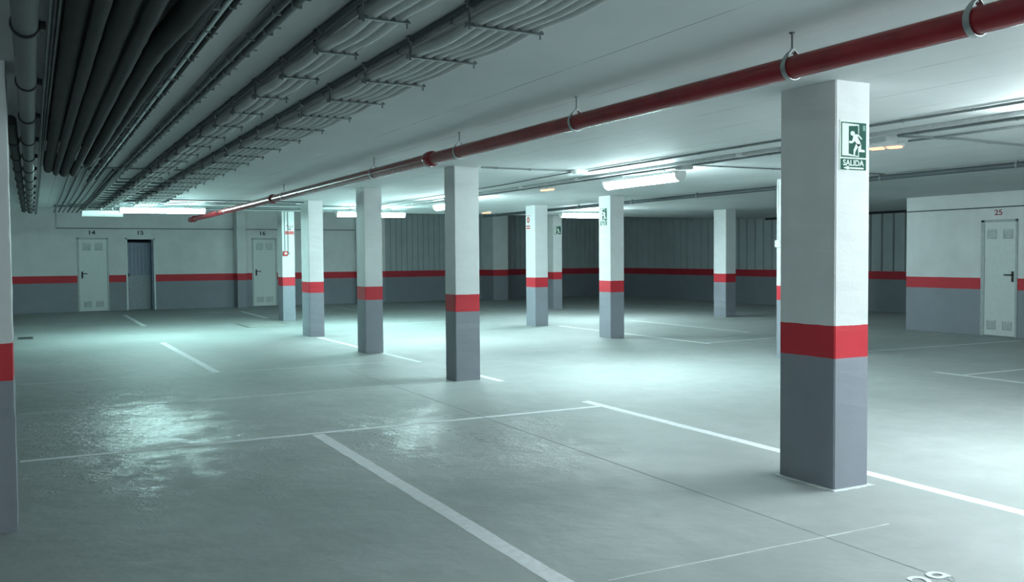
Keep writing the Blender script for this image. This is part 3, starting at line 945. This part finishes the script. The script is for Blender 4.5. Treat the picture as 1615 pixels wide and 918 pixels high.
def exit_sign(origin, U, V, N, wd, ht, label, group='exit signs', arrow_panel=True):
    """origin: top left corner; U right, V down, N outwards"""
    O, U, V, N = Vector(origin), Vector(U), Vector(V), Vector(N)
    e = empty('exit_sign', (0, 0, 0), label, 'sign', group)
    def P(u_, v_, n_):
        return O + U * (u_ * wd) + V * (v_ * ht) + N * n_
    def poly(name, uvs, n0, th, mat, parent=e):
        bm = bmesh.new()
        for uv in uvs:
            bm_poly(bm, [P(a, b, n0) for a, b in uv], N * th)
        return link(name, bm, mat, parent)
    # pixel frame of the pictogram: 205..570 x 175..665
    def q(x, y): return ((x - 205) / 365.0, (y - 175) / 490.0)
    def Q(*pts): return [q(*p) for p in pts]
    bd = poly('board', [Q((205, 175), (570, 175), (570, 665), (205, 665))], .0005, .003, M['cream'])
    poly('green_panel', [Q((222, 200), (562, 200), (562, 658), (222, 658))], .0035, .0008, M['green'], bd)
    poly('door_symbol', [Q((234, 214), (322, 216), (322, 640), (234, 640)),
                         Q((322, 216), (462, 222), (462, 238), (322, 250)),
                         Q((322, 612), (400, 632), (462, 636), (462, 650), (322, 640)),
                         Q((452, 238), (462, 238), (462, 345), (452, 345)),
                         Q((452, 520), (462, 530), (462, 640), (452, 640))], .0043, .0008, M['cream'], bd)
    man = []
    cx, cy = 374, 345
    man.append([q(cx + 30 * math.cos(t), cy + 32 * math.sin(t)) for t in [2 * PI * k / 20 for k in range(20)]])
    man += [Q((385, 372), (408, 352), (455, 352), (475, 372), (506, 408), (494, 420), (450, 378), (440, 385), (470, 440), (488, 480), (452, 520), (430, 490), (405, 440), (396, 450), (372, 474), (328, 474), (328, 444), (366, 444), (372, 430)),
            Q((425, 470), (460, 492), (432, 545), (410, 590), (408, 630), (388, 630), (388, 560)),
            Q((455, 478), (490, 478), (490, 548), (540, 556), (540, 584), (465, 584), (455, 570))]
    poly('running_figure', man, .0051, .0008, M['cream'], bd)
    poly('corner_mark', [Q((515, 228), (550, 228), (550, 300), (515, 300))], .0043, .0006, simple('pale_green', (0.10, 0.27, 0.22), 0.4), bd)
    if arrow_panel:
        b2 = poly('arrow_board', [Q((205, 672), (570, 672), (570, 832), (205, 832))], .0005, .003, M['cream'])
        poly('green_panel', [Q((216, 680), (562, 680), (562, 826), (216, 826))], .0035, .0008, M['green'], b2)
        poly('arrow', [Q((250, 800), (325, 770), (325, 790), (528, 790), (528, 812), (325, 812), (325, 826))], .0043, .0008, M['cream'], b2)
        to = P(*q(388, 768), .0046)
        tx = text_obj('lettering', 'SALIDA', .049 * wd / .229, to, U, -V, .0004, M['cream'], b2, bold=.0011)
        ws = [(v.co - to).dot(U) for v in tx.data.vertices]
        k_ = .178 * wd / .229 / (max(ws) - min(ws))
        for v in tx.data.vertices:
            v.co += U * ((v.co - to).dot(U) * (k_ - 1))
    return e
exit_sign((4.354, 4.055, 2.262), (1, 0, 0), (0, 0, -1), (0, -1, 0), .229, .226, 'green SALIDA exit sign with running figure and left arrow on the nearest big pillar')
exit_sign((12.735, 21.95, 2.285), (1, 0, 0), (0, 0, -1), (0, -1, 0), .235, .24, 'small green running figure sign on the far pillar behind the red circle notice pillar', arrow_panel=False)
exit_sign((8.965, 13.80, 2.295), (0, -1, 0), (0, 0, -1), (-1, 0, 0), .22, .235, 'running figure sign high on the left face of the pillar under the dark pipe')

# notice with red ring on the pillar at X 9.2
e = empty('warning_notice', (0, 0, 0), 'white notice with a red ring on the left face of the far middle pillar', 'sign')
X = 9.2
bd = box_obj('board', X - .004, X - .0005, 16.80, 17.0, 1.99, 2.30, M['white'], e)
bm = bmesh.new(); bm_ring(bm, (X - .005, 16.90, 2.205), 'x', .048, .015, 32, 8, .002); link('red_ring', bm, M['sign_red'], bd)
bm = bmesh.new()
bm_box(bm, X - .0055, X - .004, 16.82, 16.98, 2.065, 2.09); bm_box(bm, X - .0055, X - .004, 16.82, 16.98, 2.02, 2.045)
bm_box(bm, X - .0055, X - .004, 16.80, 17.0, 2.285, 2.295)
bm_box(bm, X - .0055, X - .004, 16.885, 16.915, 2.185, 2.225)
link('red_bars', bm, M['sign_red'], bd)

# notice on the alarm pillar
e = empty('fire_notice', (0, 0, 0), 'white and red fire alarm notice on the brightly lit pillar by door 16', 'sign')
Y = 21.3
bd = box_obj('board', 5.20, 5.41, Y - .004, Y - .0005, 1.99, 2.275, M['white'], e)
bm = bmesh.new()
bm_box(bm, 5.27, 5.34, Y - .0055, Y - .004, 2.10, 2.118)
bm_poly(bm, [(5.225, Y - .0055, 2.19), (5.24, Y - .0055, 2.185), (5.29, Y - .0055, 2.245), (5.28, Y - .0055, 2.25)], (0, .0015, 0))
bm_poly(bm, [(5.36, Y - .0055, 2.15), (5.375, Y - .0055, 2.15), (5.385, Y - .0055, 2.22), (5.375, Y - .0055, 2.22)], (0, .0015, 0))
bm_ring(bm, (5.305, Y - .0055, 2.165), 'y', .03, .006, 20, 6, .001)
link('print', bm, M['num'], bd)
bm = bmesh.new()
bm_box(bm, 5.205, 5.405, Y - .0058, Y - .004, 1.995, 2.075)
link('red_strip', bm, M['sign_red'], bd)
e = empty('alarm_call_point', (0, 0, 0), 'red alarm button with white centre on the brightly lit pillar', 'alarm button')
bm = bmesh.new(); bm_box(bm, 5.14, 5.25, Y - .045, Y - .001, 1.50, 1.61, .008); link('case', bm, M['red'], e)
bm = bmesh.new(); bm_tube(bm, [(5.20, Y - .045, 1.56), (5.20, Y - .055, 1.56)], .028, 20); link('button', bm, M['white'], e, True)
bm = bmesh.new(); bm_box(bm, 5.252, 5.29, Y - .03, Y - .001, 1.53, 1.59, .004); link('side_box', bm, M['conduit'], e)
conduit('pillar_conduit', [(5.19, Y - .012, 1.605), (5.19, Y - .012, HIGH)], .008, M['conduit'], 'thin conduit dropping to the alarm button')
conduit('pillar_conduit', [(5.265, Y - .012, 1.59), (5.265, Y - .012, HIGH)], .008, M['conduit'], 'second thin conduit right of the one dropping to the alarm button')
# small box on the hidden pillar
e = empty('switch_box', (0, 0, 0), 'small white switch box on the pillar hidden behind the nearest big pillar', 'switch')
bm = bmesh.new(); bm_box(bm, 9.26, 9.299, 9.70, 9.785, 1.55, 1.65, .006); link('case', bm, M['white'], e)
bm = bmesh.new(); bm_box(bm, 9.254, 9.26, 9.72, 9.765, 1.58, 1.62, .002); link('rocker', bm, M['white'], e)
conduit('pillar_conduit', [(9.288, 9.755, 1.65), (9.288, 9.755, CEIL - .001)], .009, M['white'], 'white conduit above the small switch box on the hidden pillar')
